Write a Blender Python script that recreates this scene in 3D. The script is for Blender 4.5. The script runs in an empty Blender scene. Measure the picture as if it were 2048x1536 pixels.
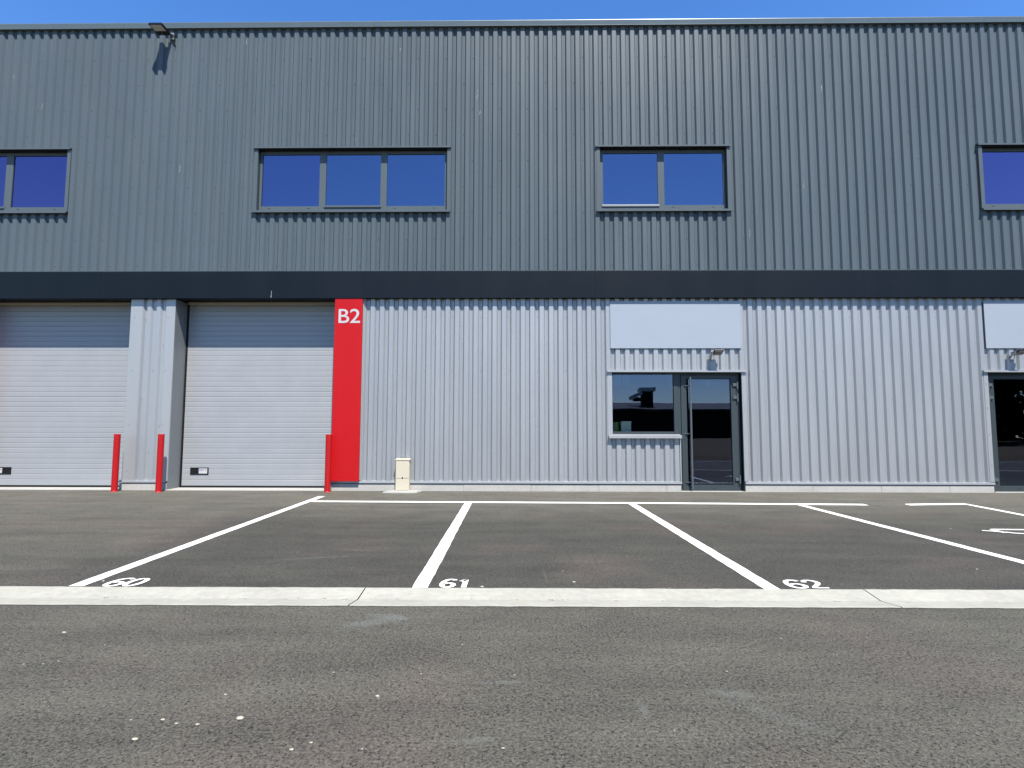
import bpy, bmesh, math, random
from mathutils import Vector, Matrix
R = math.radians
random.seed(7)
sc = bpy.context.scene
COL = sc.collection

# ------------------------------------------------------------------ camera, world, sun
cam_d = bpy.data.cameras.new('camera'); cam = bpy.data.objects.new('camera', cam_d); COL.objects.link(cam)
sc.camera = cam
cam_d.sensor_width = 36; cam_d.lens = 1137.7/2048*36; cam_d.clip_end = 3000; cam_d.clip_start = .05
_p, _y, _r = .07927, -.01270, .00154
_f = Vector((math.sin(_y)*math.cos(_p), math.cos(_y)*math.cos(_p), math.sin(_p)))
_a = Vector((math.cos(_y), -math.sin(_y), 0)); _u = _a.cross(_f)
_rr = math.cos(_r)*_a + math.sin(_r)*_u; _uu = -math.sin(_r)*_a + math.cos(_r)*_u
M = Matrix((_rr, _uu, -_f)).transposed().to_4x4(); M.translation = Vector((0, -13.006, 1.4))
cam.matrix_world = M

SUN = Vector((-.36, 1, -1.85)).normalized()          # direction the light travels
sun_d = bpy.data.lights.new('sun', 'SUN'); sun = bpy.data.objects.new('sun', sun_d); COL.objects.link(sun)
sun_d.energy = 5.0; sun_d.angle = R(.53); sun_d.color = (1, .955, .89)
sun.rotation_euler = SUN.to_track_quat('-Z', 'Y').to_euler()
sun.location = (20, -40, 60)

w = bpy.data.worlds.new('World'); sc.world = w; w.use_nodes = True
nt = w.node_tree; bg = nt.nodes['Background']
sky = nt.nodes.new('ShaderNodeTexSky'); sky.sky_type = 'NISHITA'; sky.sun_disc = False
sky.sun_elevation = math.asin(-SUN.z); sky.sun_rotation = math.atan2(-SUN.x, -SUN.y)
sky.air_density = 1.0; sky.dust_density = .1; sky.ozone_density = 3.0; sky.altitude = 50
hs = nt.nodes.new('ShaderNodeHueSaturation'); hs.inputs['Saturation'].default_value = 1.26; hs.inputs['Hue'].default_value = .508
nt.links.new(sky.outputs[0], hs.inputs['Color']); nt.links.new(hs.outputs[0], bg.inputs[0]); bg.inputs[1].default_value = .113

sc.view_settings.view_transform = 'Standard'; sc.view_settings.look = 'None'
sc.view_settings.exposure = 1.20; sc.view_settings.gamma = 1; sc.view_settings.use_curve_mapping = False
sc.cycles.max_bounces = 8

# ------------------------------------------------------------------ node helpers
class G:
    def __init__(s, name):
        s.m = bpy.data.materials.new(name); s.m.use_nodes = True
        s.nt = s.m.node_tree; s.b = s.nt.nodes['Principled BSDF']; s.out = s.nt.nodes['Material Output']
        s.tc = s.nt.nodes.new('ShaderNodeTexCoord')
    def n(s, t, **k):
        nd = s.nt.nodes.new(t)
        for a, v in k.items(): setattr(nd, a, v)
        return nd
    def put(s, sock, v):
        if isinstance(v, bpy.types.NodeSocket): s.nt.links.new(v, sock)
        elif isinstance(v, (tuple, list)) and len(v) == 3 and sock.type == 'RGBA': sock.default_value = (*v, 1)
        else: sock.default_value = v
    def math(s, op, a, b=0., clamp=False):
        nd = s.n('ShaderNodeMath', operation=op, use_clamp=clamp); s.put(nd.inputs[0], a); s.put(nd.inputs[1], b); return nd.outputs[0]
    def mix(s, f, a, b, bt='MIX'):
        nd = s.n('ShaderNodeMix', data_type='RGBA', blend_type=bt)
        s.put(nd.inputs[0], f); s.put(nd.inputs[6], a); s.put(nd.inputs[7], b); return nd.outputs[2]
    def ramp(s, v, a, b, x=0., y=1.):
        nd = s.n('ShaderNodeMapRange', clamp=True); s.put(nd.inputs[0], v)
        for i, q in enumerate((a, b, x, y)): nd.inputs[i+1].default_value = q
        return nd.outputs[0]
    def mapp(s, sc_=(1, 1, 1), loc=(0, 0, 0), rot=(0, 0, 0)):
        nd = s.n('ShaderNodeMapping'); s.put(nd.inputs[0], s.tc.outputs['Object'])
        nd.inputs[1].default_value = loc; nd.inputs[2].default_value = rot; nd.inputs[3].default_value = sc_; return nd.outputs[0]
    def noise(s, scale, detail=2, rough=.5, vec=None, dist=0):
        nd = s.n('ShaderNodeTexNoise'); s.put(nd.inputs['Vector'], vec or s.tc.outputs['Object'])
        nd.inputs['Scale'].default_value = scale; nd.inputs['Detail'].default_value = detail
        nd.inputs['Roughness'].default_value = rough; nd.inputs['Distortion'].default_value = dist; return nd.outputs[0]
    def voro(s, scale, vec=None, out='Distance', feat='F1'):
        nd = s.n('ShaderNodeTexVoronoi', feature=feat); s.put(nd.inputs['Vector'], vec or s.tc.outputs['Object'])
        nd.inputs['Scale'].default_value = scale; return nd.outputs[out]
    def xyz(s):
        nd = s.n('ShaderNodeSeparateXYZ'); s.put(nd.inputs[0], s.tc.outputs['Object']); return nd.outputs
    def bump(s, h, st=.3, d=.01):
        nd = s.n('ShaderNodeBump'); s.put(nd.inputs['Height'], h); nd.inputs['Strength'].default_value = st
        nd.inputs['Distance'].default_value = d; s.nt.links.new(nd.outputs[0], s.b.inputs['Normal'])
    def set(s, col=None, rough=None, metal=None, spec=None, coat=None):
        for k, v in (('Base Color', col), ('Roughness', rough), ('Metallic', metal), ('Specular IOR Level', spec), ('Coat Weight', coat)):
            if v is not None: s.put(s.b.inputs[k], v)
        return s.m

def sc3(c, k): return tuple(x*k for x in c)
KA = .42
def painted(name, c, rough=.4, metal=0., spec=.35, var=.07, nscale=1.4, streak=True, bump=.02, sheetw=0):
    g = G(name); c = sc3(c, KA)
    v = g.noise(nscale, 4, .6, g.mapp((1, 1, .25)) if streak else None)
    fine = g.noise(160, 2, .6)
    f = g.math('ADD', g.ramp(v, .3, .7, -var, var), g.ramp(fine, .3, .7, -var*.45, var*.45))
    c2 = g.mix(g.ramp(f, -var, var), sc3(c, 1-var), sc3(c, 1+var))
    if sheetw:
        X = g.xyz()[0]; wn = g.n('ShaderNodeTexWhiteNoise', noise_dimensions='1D'); g.put(wn.inputs['W'], g.math('FLOOR', g.math('DIVIDE', X, sheetw)))
        hv = g.n('ShaderNodeHueSaturation'); g.put(hv.inputs['Color'], c2); g.put(hv.inputs['Value'], g.ramp(wn.outputs[0], 0., 1., .965, 1.035)); c2 = hv.outputs[0]
    g.bump(g.noise(2.2, 2, .5, g.mapp((1, 1, .35))), bump, .05)
    return g.set(c2, g.ramp(v, .3, .7, rough*.9, rough*1.1), metal, spec)

MT = {}
MT['dark_clad'] = painted('dark_cladding_paint', (.150, .191, .215), .40, .0, .25, .05, sheetw=1.0965)
MT['dark_trim'] = painted('dark_trim_paint', (.152, .190, .208), .36, .0, .25, .04)
MT['coping'] = painted('coping_metal', (.27, .32, .31), .30, .35, .5, .03)
MT['fascia'] = painted('dark_blue_fascia_panel', (.010, .018, .028), .5, 0, .12, .05)
MT['light_clad'] = painted('silver_cladding_paint', (.71, .735, .745), .42, .45, .3, .035, sheetw=1.091)
MT['light_trim'] = painted('silver_trim_paint', (.72, .735, .735), .36, .35, .3, .03)
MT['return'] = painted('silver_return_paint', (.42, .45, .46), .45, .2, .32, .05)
MT['door_slat'] = painted('silver_door_slats', (.60, .62, .63), .42, .15, .35, .04, streak=False)
MT['frame'] = painted('anthracite_frame', (.070, .092, .100), .38, 0, .35, .05)
MT['black'] = painted('black_rubber', (.008, .008, .009), .6, 0, .3, .05)
MT['blackmetal'] = painted('black_metal', (.012, .012, .014), .35, .3, .5, .05)
MT['red'] = painted('red_sign_paint', (.80, .012, .016), .4, 0, .2, .03)
MT['bollard'] = painted('red_bollard_paint', (.74, .012, .015), .4, 0, .3, .08)
MT['white_vinyl'] = painted('white_vinyl', (.86, .86, .86), .4, 0, .4, .01)
MT['sign_white'] = painted('pale_sign_panel', (.56, .63, .71), .35, 0, .45, .02, .8, False)
MT['cream'] = painted('cream_polyester', (1.0, .91, .68), .5, 0, .4, .03)
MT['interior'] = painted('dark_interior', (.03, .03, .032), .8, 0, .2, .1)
MT['lens'] = painted('lamp_lens', (1.3, 1.22, 1.0), .4, 0, .5, .1, 30, False)
MT['lens_dim'] = painted('lamp_lens_dim', (.7, .6, .57), .4, 0, .5, .1, 30, False)
MT['galv'] = painted('galvanised_bracket', (.62, .64, .66), .3, .6, .5, .08)
MT['lime'] = painted('lime_stripe', (.6, 1.3, .1), .5)
MT['boxgreen'] = painted('pale_green_board', (1.5, 1.7, 1.4), .7, var=.1)
MT['rolled'] = painted('roof_membrane', (.2, .2, .2), .8)
MT['dropping'] = painted('white_dropping', (.62, .65, .64), .8)
MT['print_blue'] = painted('blue_print', (.25, .3, .6), .5)
MT['print_red'] = painted('red_print', (.45, .2, .3), .5)

def m_concrete(name, c, dirt=.25, scale=1.):
    g = G(name); c = sc3(c, .37)
    a = g.noise(1.6*scale, 5, .65, None, .4); b = g.noise(14*scale, 4, .7); d = g.noise(90*scale, 3, .6)
    f = g.math('ADD', g.math('MULTIPLY', a, .5), g.math('MULTIPLY', b, .5))
    col = g.mix(g.ramp(f, .38, .6), sc3(c, 1-dirt), sc3(c, 1.04))
    pit = g.ramp(g.voro(9*scale), .015, .035)
    keep = g.math('GREATER_THAN', g.noise(5*scale, 1), .56)
    pit = g.math('MAXIMUM', pit, g.math('SUBTRACT', 1., keep))
    col = g.mix(pit, sc3(c, .25), col)
    if name.startswith('gutter'):
        Y = g.xyz()[1]; near = g.ramp(g.math('ABSOLUTE', g.math('ADD', Y, 0.)), .03, .008)
        sp = g.math('MULTIPLY', near, g.ramp(g.noise(20, 3, .7), .62, .66)); col = g.mix(g.math('MULTIPLY', sp, .85), col, (.06, .055, .045))
        col = g.mix(g.math('MULTIPLY', g.ramp(g.noise(7, 5, .75, g.mapp((.6, 2.2, 1), rot=(0, 0, .5))), .5, .62), .35), col, sc3(c, .72))
    g.bump(g.math('ADD', g.math('MULTIPLY', d, .4), b), .35, .006)
    return g.set(col, .85, 0, .25)
MT['gutter'] = m_concrete('gutter_concrete', (.72, .71, .60), .16)
MT['plinth'] = m_concrete('plinth_concrete', (.88, .855, .77), .12)
MT['sill_conc'] = m_concrete('threshold_concrete', (.74, .73, .66), .10)

def m_asphalt():
    g = G('asphalt')
    X, Y, Z = g.xyz()
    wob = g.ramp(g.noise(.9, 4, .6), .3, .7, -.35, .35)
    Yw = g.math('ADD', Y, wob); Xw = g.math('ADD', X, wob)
    # surface courses: worn lane (near), darker bays, dustier by the wall and loading doors; ramps also paint in grazing-angle brightening
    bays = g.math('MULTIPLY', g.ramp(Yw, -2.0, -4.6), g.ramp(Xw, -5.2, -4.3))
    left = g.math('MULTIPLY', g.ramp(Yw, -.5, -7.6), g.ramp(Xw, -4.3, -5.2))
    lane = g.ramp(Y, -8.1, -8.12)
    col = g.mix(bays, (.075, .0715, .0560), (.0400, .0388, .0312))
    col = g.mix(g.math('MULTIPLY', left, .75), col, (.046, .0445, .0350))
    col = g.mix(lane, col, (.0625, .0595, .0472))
    # reddish aggregate patches
    red = g.ramp(g.noise(.55, 3, .5), .52, .64)
    col = g.mix(g.math('MULTIPLY', red, .55), col, g.mix(.5, col, (.078, .0575, .050)))
    big = g.noise(1.7, 5, .65); strk = g.noise(1.1, 4, .6, g.mapp((.5, 2.6, 1)))
    k = g.math('ADD', g.ramp(big, .3, .7, -.13, .13), g.ramp(strk, .3, .7, -.18, .18))
    # grain
    n1 = g.noise(62, 4, .8); n2 = g.noise(230, 2, .7); n3 = g.noise(24, 3, .7)
    k = g.math('ADD', k, g.ramp(n1, .3, .7, -1.0, .9))
    k = g.math('ADD', k, g.ramp(n2, .3, .7, -.45, .45))
    k = g.math('ADD', k, g.ramp(n3, .3, .7, -.2, .2))
    hsv = g.n('ShaderNodeHueSaturation'); g.put(hsv.inputs['Color'], col); g.put(hsv.inputs['Value'], g.math('ADD', k, 1.)); col = hsv.outputs[0]
    # open pits between the stones
    warp = g.n('ShaderNodeVectorMath', operation='ADD'); g.put(warp.inputs[0], g.tc.outputs['Object'])
    nz = g.n('ShaderNodeTexNoise'); g.put(nz.inputs['Vector'], g.tc.outputs['Object']); nz.inputs['Scale'].default_value = 60
    vs = g.n('ShaderNodeVectorMath', operation='SCALE'); g.put(vs.inputs[0], nz.outputs[1]); vs.inputs[3].default_value = .03
    g.put(warp.inputs[1], vs.outputs[0])
    v = g.voro(48, warp.outputs[0])
    gate = g.ramp(g.noise(19, 2, .6), .44, .52)
    pit = g.math('MULTIPLY', g.ramp(v, .30, .14), gate)
    col = g.mix(g.math('MULTIPLY', pit, .95), col, (.010, .010, .009))
    # pale specks and scuffs
    v2 = g.voro(7.5); gate2 = g.math('GREATER_THAN', g.noise(4.1, 1), .53)
    sp = g.math('MULTIPLY', g.math('LESS_THAN', v2, .042), gate2)
    col = g.mix(g.math('MULTIPLY', sp, .8), col, (.36, .35, .30))
    def blob(x, y, sx, sy, rot, amt, c=(.125, .135, .122)):
        nonlocal col
        nd = g.n('ShaderNodeMapping', vector_type='TEXTURE'); g.put(nd.inputs[0], g.tc.outputs['Object'])
        nd.inputs[1].default_value = (x, y, 0); nd.inputs[2].default_value = (0, 0, rot); nd.inputs[3].default_value = (sx, sy, 1)
        sp_ = g.n('ShaderNodeSeparateXYZ'); g.put(sp_.inputs[0], nd.outputs[0])
        d = g.math('SQRT', g.math('ADD', g.math('POWER', sp_.outputs[0], 2.), g.math('POWER', sp_.outputs[1], 2.)))
        d = g.math('ADD', d, g.ramp(g.noise(12, 3, .7), .3, .7, -.35, .35))
        f = g.math('MULTIPLY', g.ramp(d, 1., .45), g.ramp(g.noise(60, 3, .8), .35, .65, .15, 1.))
        col = g.mix(g.math('MULTIPLY', f, amt), col, c)
    blob(-1.05, -8.75, .30, .10, .45, .55); blob(-.98, -8.62, .22, .07, -.2, .5)
    blob(-.11, -9.73, .16, .025, 0, .5); blob(-.2, -10.32, .12, .03, .1, .45)
    blob(1.13, -9.85, .16, .06, -.3, .45); blob(1.3, -10.1, .3, .06, -.7, .3); blob(.62, -10.0, .03, .10, .1, .5)
    blob(-6.6, -5.9, .45, .03, .05, .45); blob(-2.2, -6.7, .5, .04, .25, .4); blob(-1.9, -6.3, .35, .04, -.1, .4)
    blob(-2.5, -6.95, .3, .05, .5, .5, (.018, .018, .017)); blob(-6.4, -5.3, .6, .05, 0, .5, (.03, .03, .027))
    blob(2.2, -6.4, .4, .04, .2, .3); blob(3.6, -5.6, .3, .03, -.2, .3); blob(-4.6, -7.3, .7, .06, .1, .5, (.028, .028, .026))
    blob(1.7, -6.0, .02, .35, .1, .25, (.09, .06, .055)); blob(.25, -7.4, .015, .3, .05, .5, (.12, .07, .065)); blob(2.95, -9.9, .5, .12, .3, .3)
    h = g.math('ADD', g.math('MULTIPLY', n1, .6), g.math('MULTIPLY', n2, .25))
    h = g.math('SUBTRACT', h, g.math('MULTIPLY', pit, .8))
    g.bump(h, .9, .012)
    return g.set(col, .82, 0, .3)
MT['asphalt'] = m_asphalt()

def m_patch():
    g = G('asphalt_patch'); n = g.noise(60, 3, .7); a = g.noise(3, 4, .7)
    col = g.mix(g.ramp(n, .3, .7), (.050, .048, .039), (.086, .083, .068)); g.bump(n, .8, .01)
    return g.set(col, .85, 0, .3)
MT['patch'] = m_patch()

def m_paint():
    g = G('road_marking_paint')
    wear = g.math('MULTIPLY', g.ramp(g.noise(70, 3, .8), .64, .72), g.ramp(g.noise(3, 3, .6), .5, .62))
    tint = g.ramp(g.noise(2.5, 4, .7), .3, .7)
    col = g.mix(tint, (.52, .52, .49), (.60, .60, .57))
    col = g.mix(g.math('MULTIPLY', wear, .55), col, (.13, .125, .115)); g.bump(g.noise(110, 3, .7), .4, .004)
    return g.set(col, .65, 0, .4)
MT['paint'] = m_paint()

def m_glass(name, tint, refl, f0, trans):
    g = G(name); g.nt.nodes.remove(g.b)
    fr = g.n('ShaderNodeFresnel'); fr.inputs[0].default_value = 1.5
    nm = g.n('ShaderNodeBump'); nm.inputs['Strength'].default_value = .02; nm.inputs['Distance'].default_value = .05
    g.put(nm.inputs['Height'], g.noise(1.1, 1))
    gl = g.n('ShaderNodeBsdfGlossy'); g.put(gl.inputs[0], refl); gl.inputs['Roughness'].default_value = .0
    g.nt.links.new(nm.outputs[0], gl.inputs['Normal'])
    tr = g.n('ShaderNodeBsdfTransparent'); g.put(tr.inputs[0], trans)
    mx = g.n('ShaderNodeMixShader'); g.put(mx.inputs[0], g.math('ADD', fr.outputs[0], f0, True))
    g.nt.links.new(tr.outputs[0], mx.inputs[1]); g.nt.links.new(gl.outputs[0], mx.inputs[2])
    g.nt.links.new(mx.outputs[0], g.out.inputs[0]); return g.m
MT['glass_up'] = m_glass('solar_blue_glass', None, (.40, .44, .62), .36, (.35, .38, .42))
MT['glass_up2'] = m_glass('solar_violet_glass', None, (.40, .31, .60), .34, (.35, .38, .42))
MT['glass_up1'] = m_glass('solar_mid_glass', None, (.40, .385, .62), .35, (.35, .38, .42))
MT['glass_low'] = m_glass('ground_floor_glass', None, (.32, .375, .54), .17, (.92, .96, .94))
def m_film():
    g = G('frosted_film'); g.nt.nodes.remove(g.b)
    d = g.n('ShaderNodeBsdfDiffuse'); g.put(d.inputs[0], (.35, .5, .6)); tr = g.n('ShaderNodeBsdfTransparent')
    mx = g.n('ShaderNodeMixShader'); mx.inputs[0].default_value = .16
    g.nt.links.new(tr.outputs[0], mx.inputs[1]); g.nt.links.new(d.outputs[0], mx.inputs[2]); g.nt.links.new(mx.outputs[0], g.out.inputs[0]); return g.m
MT['film'] = m_film()

def simple(name, c1, c2, s, rough=.9):
    c1, c2 = sc3(c1, .5), sc3(c2, .5)
    g = G(name); n = g.noise(s, 4, .7); g.bump(n, .5, .05); return g.set(g.mix(g.ramp(n, .35, .65), c1, c2), rough, 0, .2)
MT['grass'] = simple('dry_grass', (.10, .075, .04), (.20, .155, .085), 3)
MT['earth'] = simple('bank_soil', (.09, .06, .04), (.15, .11, .07), 2)
MT['leaf'] = simple('dark_leaves', (.012, .028, .008), (.035, .06, .018), 2)
MT['bark'] = simple('bark', (.05, .04, .03), (.09, .07, .05), 8)
MT['hall'] = simple('brown_hall_wall', (.03, .026, .024), (.045, .04, .036), 1)
MT['hallroof'] = simple('hall_roof', (.04, .045, .045), (.06, .065, .062), 1, .5)
MT['rock'] = simple('pale_pebble', (.55, .52, .40), (.72, .69, .56), 40)

# ------------------------------------------------------------------ mesh helpers
class MB:
    def __init__(s): s.bm = bmesh.new()
    def box(s, x0, x1, y0, y1, z0, z1, bev=0., rot=None, piv=None):
        b = bmesh.new(); bmesh.ops.create_cube(b, size=1)
        for v in b.verts: v.co = Vector(((x0+x1)/2+v.co.x*(x1-x0), (y0+y1)/2+v.co.y*(y1-y0), (z0+z1)/2+v.co.z*(z1-z0)))
        if bev: bmesh.ops.bevel(b, geom=b.edges[:], offset=bev, segments=2, affect='EDGES', profile=.6)
        if rot is not None:
            p = Vector(piv) if piv else Vector(((x0+x1)/2, (y0+y1)/2, (z0+z1)/2))
            bmesh.ops.rotate(b, verts=b.verts, cent=p, matrix=rot)
        s.merge(b); return s
    def merge(s, b):
        me = bpy.data.meshes.new('tmp'); b.to_mesh(me); b.free(); s.bm.from_mesh(me); bpy.data.meshes.remove(me)
    def quad(s, *pts):
        s.bm.faces.new([s.bm.verts.new(p) for p in pts]); return s
    def prism(s, prof, x0, x1):
        """profile of (y,z) extruded along x"""
        a = [s.bm.verts.new((x0, y, z)) for y, z in prof]; b = [s.bm.verts.new((x1, y, z)) for y, z in prof]
        n = len(prof)
        for i in range(n): s.bm.faces.new((a[i], a[(i+1) % n], b[(i+1) % n], b[i]))
        s.bm.faces.new(a[::-1]); s.bm.faces.new(b); return s
    def tube(s, pts, r, seg=12, cap=True):
        pts = [Vector(p) for p in pts]; rings = []
        for i, p in enumerate(pts):
            d = (pts[min(i+1, len(pts)-1)]-pts[max(i-1, 0)]).normalized()
            up = Vector((0, 0, 1)) if abs(d.z) < .9 else Vector((1, 0, 0))
            a = d.cross(up).normalized(); b = d.cross(a)
            rr = r[i] if isinstance(r, (list, tuple)) else r
            rings.append([s.bm.verts.new(p+rr*(math.cos(t)*a+math.sin(t)*b)) for t in [2*math.pi*k/seg for k in range(seg)]])
        for i in range(len(rings)-1):
            for k in range(seg):
                f = s.bm.faces.new((rings[i][k], rings[i][(k+1) % seg], rings[i+1][(k+1) % seg], rings[i+1][k])); f.smooth = True
        if cap:
            for rg in (rings[0], rings[-1][::-1]): s.bm.faces.new([s.bm.verts.new(v.co) for v in rg])
        return s
    def build(s, name, mat, parent=None, label=None, recalc=True):
        if recalc: bmesh.ops.recalc_face_normals(s.bm, faces=s.bm.faces)
        me = bpy.data.meshes.new(name); s.bm.to_mesh(me); s.bm.free()
        me.materials.append(MT[mat])
        o = bpy.data.objects.new(name, me); COL.objects.link(o)
        if parent:
            o.parent = parent
            pl = Vector((0, 0, 0)); q = parent
            while q: pl += q.location; q = q.parent
            me.transform(Matrix.Translation(-pl))
        if label: o['label'] = label
        return o
def pieces(name, mat, parent, *boxes):
    return [MB().box(*b).build(name, mat, parent) for b in boxes]
def empty(name, loc, label=None, cat=None, group=None, parent=None, kind=None):
    o = bpy.data.objects.new(name, None); COL.objects.link(o); o.location = loc; o.empty_display_size = .2
    if parent: o.parent = parent
    return tag(o, label, cat, group, kind)
def tag(o, label=None, cat=None, group=None, kind=None):
    for k, v in (('label', label), ('category', cat), ('group', group), ('kind', kind)):
        if v: o[k] = v
    return o
def copy_tree(o, parent=None):
    c = o.copy(); COL.objects.link(c); c.parent = parent
    for ch in [x for x in bpy.data.objects if x.parent == o]: copy_tree(ch, c)
    return c

# trapezoidal sheet: crest at y=0, valley at y=DEP
DEP = .047; WC, WF = .093, .034
def ribprof(pitch, anchor, x0, x1):
    """anchor = x of the centre of a crest's left flank; list of (x, y)"""
    WV = pitch-WC-2*WF
    pts = []; n0 = math.floor((x0-anchor)/pitch)-1; n1 = math.ceil((x1-anchor)/pitch)+1
    for n in range(n0, n1+1):
        a = anchor+n*pitch-WF/2
        pts += [(a, DEP), (a+WF, 0), (a+WF+WC, 0), (a+2*WF+WC, DEP),
                (a+2*WF+WC+WV*.40, DEP), (a+2*WF+WC+WV*.5, DEP-.0035), (a+2*WF+WC+WV*.60, DEP)]
    def at(x):
        for i in range(len(pts)-1):
            if pts[i][0] <= x <= pts[i+1][0]:
                t = (x-pts[i][0])/max(1e-9, pts[i+1][0]-pts[i][0]); return pts[i][1]*(1-t)+pts[i+1][1]*t
        return 0
    ins = [(x0, at(x0))]+[p for p in pts if x0+1e-4 < p[0] < x1-1e-4]+[(x1, at(x1))]
    return ins, at
def sheet(mb, pitch, anchor, x0, x1, z0, z1):
    pr, _ = ribprof(pitch, anchor, x0, x1); bm = mb.bm
    nz = max(1, int((z1-z0)/1.2)); zs = [z0+(z1-z0)*k/nz for k in range(nz+1)]
    cols = [[bm.verts.new((x, y, z)) for z in zs] for x, y in pr]
    for a, b in zip(cols, cols[1:]):
        for k in range(nz): bm.faces.new((a[k], b[k], b[k+1], a[k+1]))
def screws(mb, pitch, anchor, regions, z_rows, phase):
    for ri, z in enumerate(z_rows):
        off = (phase+ri) % 3 if False else (0 if (ri+phase) % 2 == 0 else 1)
        for n in range(-90, 90):
            if (n+off*2-off) % 3 if False else ((n+(0 if off == 0 else 1)) % 3): continue
            x = anchor+n*pitch-WF/2-(pitch-WC-2*WF)*.30
            for (x0, x1, z0, z1) in regions:
                if x0+.03 < x < x1-.03 and z0+.04 < z < z1-.04:
                    r = .011; ring = [mb.bm.verts.new((x+r*math.cos(t), DEP-.001, z+r*math.sin(t))) for t in [k*math.pi/3 for k in range(6)]]
                    r2 = .007; ring2 = [mb.bm.verts.new((x+r2*math.cos(t), DEP-.009, z+r2*math.sin(t))) for t in [k*math.pi/3 for k in range(6)]]
                    for k in range(6): mb.bm.faces.new((ring[k], ring[(k+1) % 6], ring2[(k+1) % 6], ring2[k]))
                    mb.bm.faces.new(ring2)
                    break

PU, AU = .2193, 1.551
PL, AL = .2182, -1.943
XA, XB = -20.0, 20.0
ZB0, ZB1, ZT = 4.418, 5.063, 11.10     # fascia band bottom/top, cladding top

# ------------------------------------------------------------------ ground
lot = empty('parking_lot', (0, 0, 0), kind='structure')
def gy(x, y): return y+.0055*x
def ground_sheet(name, rows, parent, mat):
    mb = MB(); bm = mb.bm
    xs = [-400, -120, -60]+[-30+2*k for k in range(31)]+[60, 120, 400]
    cols = [[bm.verts.new((x, y+.0055*max(-30, min(30, x))*k, z)) for (y, z, k) in rows] for x in xs]
    for a, b in zip(cols, cols[1:]):
        for i in range(len(rows)-1): bm.faces.new((a[i], b[i], b[i+1], a[i+1]))
    return mb.build(name, mat, parent)
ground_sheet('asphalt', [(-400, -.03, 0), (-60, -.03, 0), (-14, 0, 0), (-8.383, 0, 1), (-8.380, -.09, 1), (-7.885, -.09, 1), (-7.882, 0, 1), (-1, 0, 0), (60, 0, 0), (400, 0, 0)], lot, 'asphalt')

gut = empty('drainage_gutter', (0, -8.13, 0), kind='structure')
joints = [-20, -14.4, -10.05, -5.70, -1.35, 3.01, 7.38, 11.74, 16.1, 20]
for j0, j1 in zip(joints, joints[1:]):
    mb = MB(); bm = mb.bm; n = int((j1-j0)/.09); rows = []
    for i in range(n+1):
        x = j0+.005+(j1-j0-.010)*i/n
        ja = random.uniform(-.006, .006); jb = random.uniform(-.007, .007)
        if i in (0, n): ja = jb = 0
        sk = (.02 if False else 0)
        rows.append([bm.verts.new((x, gy(x, y), z)) for y, z in ((-8.39+ja, .004), (-8.39+ja, .007), (-8.365, .008), (-8.14, -.020), (-8.12, -.020), (-7.90, .008), (-7.876+jb, .007), (-7.876+jb, -.02))])
    for a, b in zip(rows, rows[1:]):
        for k in range(7): bm.faces.new((a[k], b[k], b[k+1], a[k+1]))
    mb.build('gutter_slab', 'gutter', gut)

def stroke(mb, pts, wd, z=.004, jit=.004, step=.12):
    """painted stroke of width wd along a polyline"""
    P = [Vector((p[0], p[1])) for p in pts]; S = []
    for a, b in zip(P, P[1:]):
        n = max(1, int((b-a).length/step)); S += [a+(b-a)*i/n for i in range(n)]
    S.append(P[-1]); prev = None
    for i, p in enumerate(S):
        d = (S[min(i+1, len(S)-1)]-S[max(i-1, 0)]).normalized(); nn = Vector((-d.y, d.x))
        w1 = wd/2+random.uniform(-jit, jit); w2 = wd/2+random.uniform(-jit, jit)
        cur = (mb.bm.verts.new((p.x+nn.x*w1, p.y+nn.y*w1, z)), mb.bm.verts.new((p.x-nn.x*w2, p.y-nn.y*w2, z)))
        if prev: mb.bm.faces.new((prev[0], prev[1], cur[1], cur[0]))
        prev = cur
LINES = [((-3.942, -7.872), (-4.105, -1.07), .135), ((-.877, -7.868), (-.967, -2.0), .14), ((2.223, -7.862), (2.119, -2.02), .14),
         ((5.37, -7.85), (5.232, -2.1), .135), ((8.10, -7.83), (8.30, -3.42), (8.42, -2.12), .12)]
for L in LINES:
    mb = MB(); stroke(mb, L[:-1], L[-1]); mb.build('bay_line', 'paint', lot)
mb = MB(); stroke(mb, [(-3.98, -1.93), (-1, -1.985), (2.1, -2.03), (6.2, -2.155), (6.47, -2.17)], .21, .0075); mb.build('bay_end_line', 'paint', lot)
mb = MB(); stroke(mb, [(7.22, -2.15), (7.6, -2.10), (8.46, -2.03)], .21, .0075); mb.build('bay_end_line', 'paint', lot)
# broken patch in the end line
mb = MB(); bm = mb.bm; N = 40; ring = []
for k in range(N):
    t = 2*math.pi*k/N; r = 1+.08*math.sin(3*t+1)+random.uniform(-.05, .05); ring.append(bm.verts.new((6.85+.43*r*math.cos(t), -2.02+.42*r*math.sin(t), .003)))
c = bm.verts.new((6.85, -2.02, .018))
ri = [bm.verts.new((6.85+(v.co.x-6.85)*.82, -2.02+(v.co.y+2.02)*.82, .014+random.uniform(-.004, .006))) for v in ring]
for k in range(N): bm.faces.new((ring[k], ring[(k+1) % N], ri[(k+1) % N], ri[k])); bm.faces.new((ri[k], ri[(k+1) % N], c))
mb.build('repair_patch', 'patch', lot)

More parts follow.
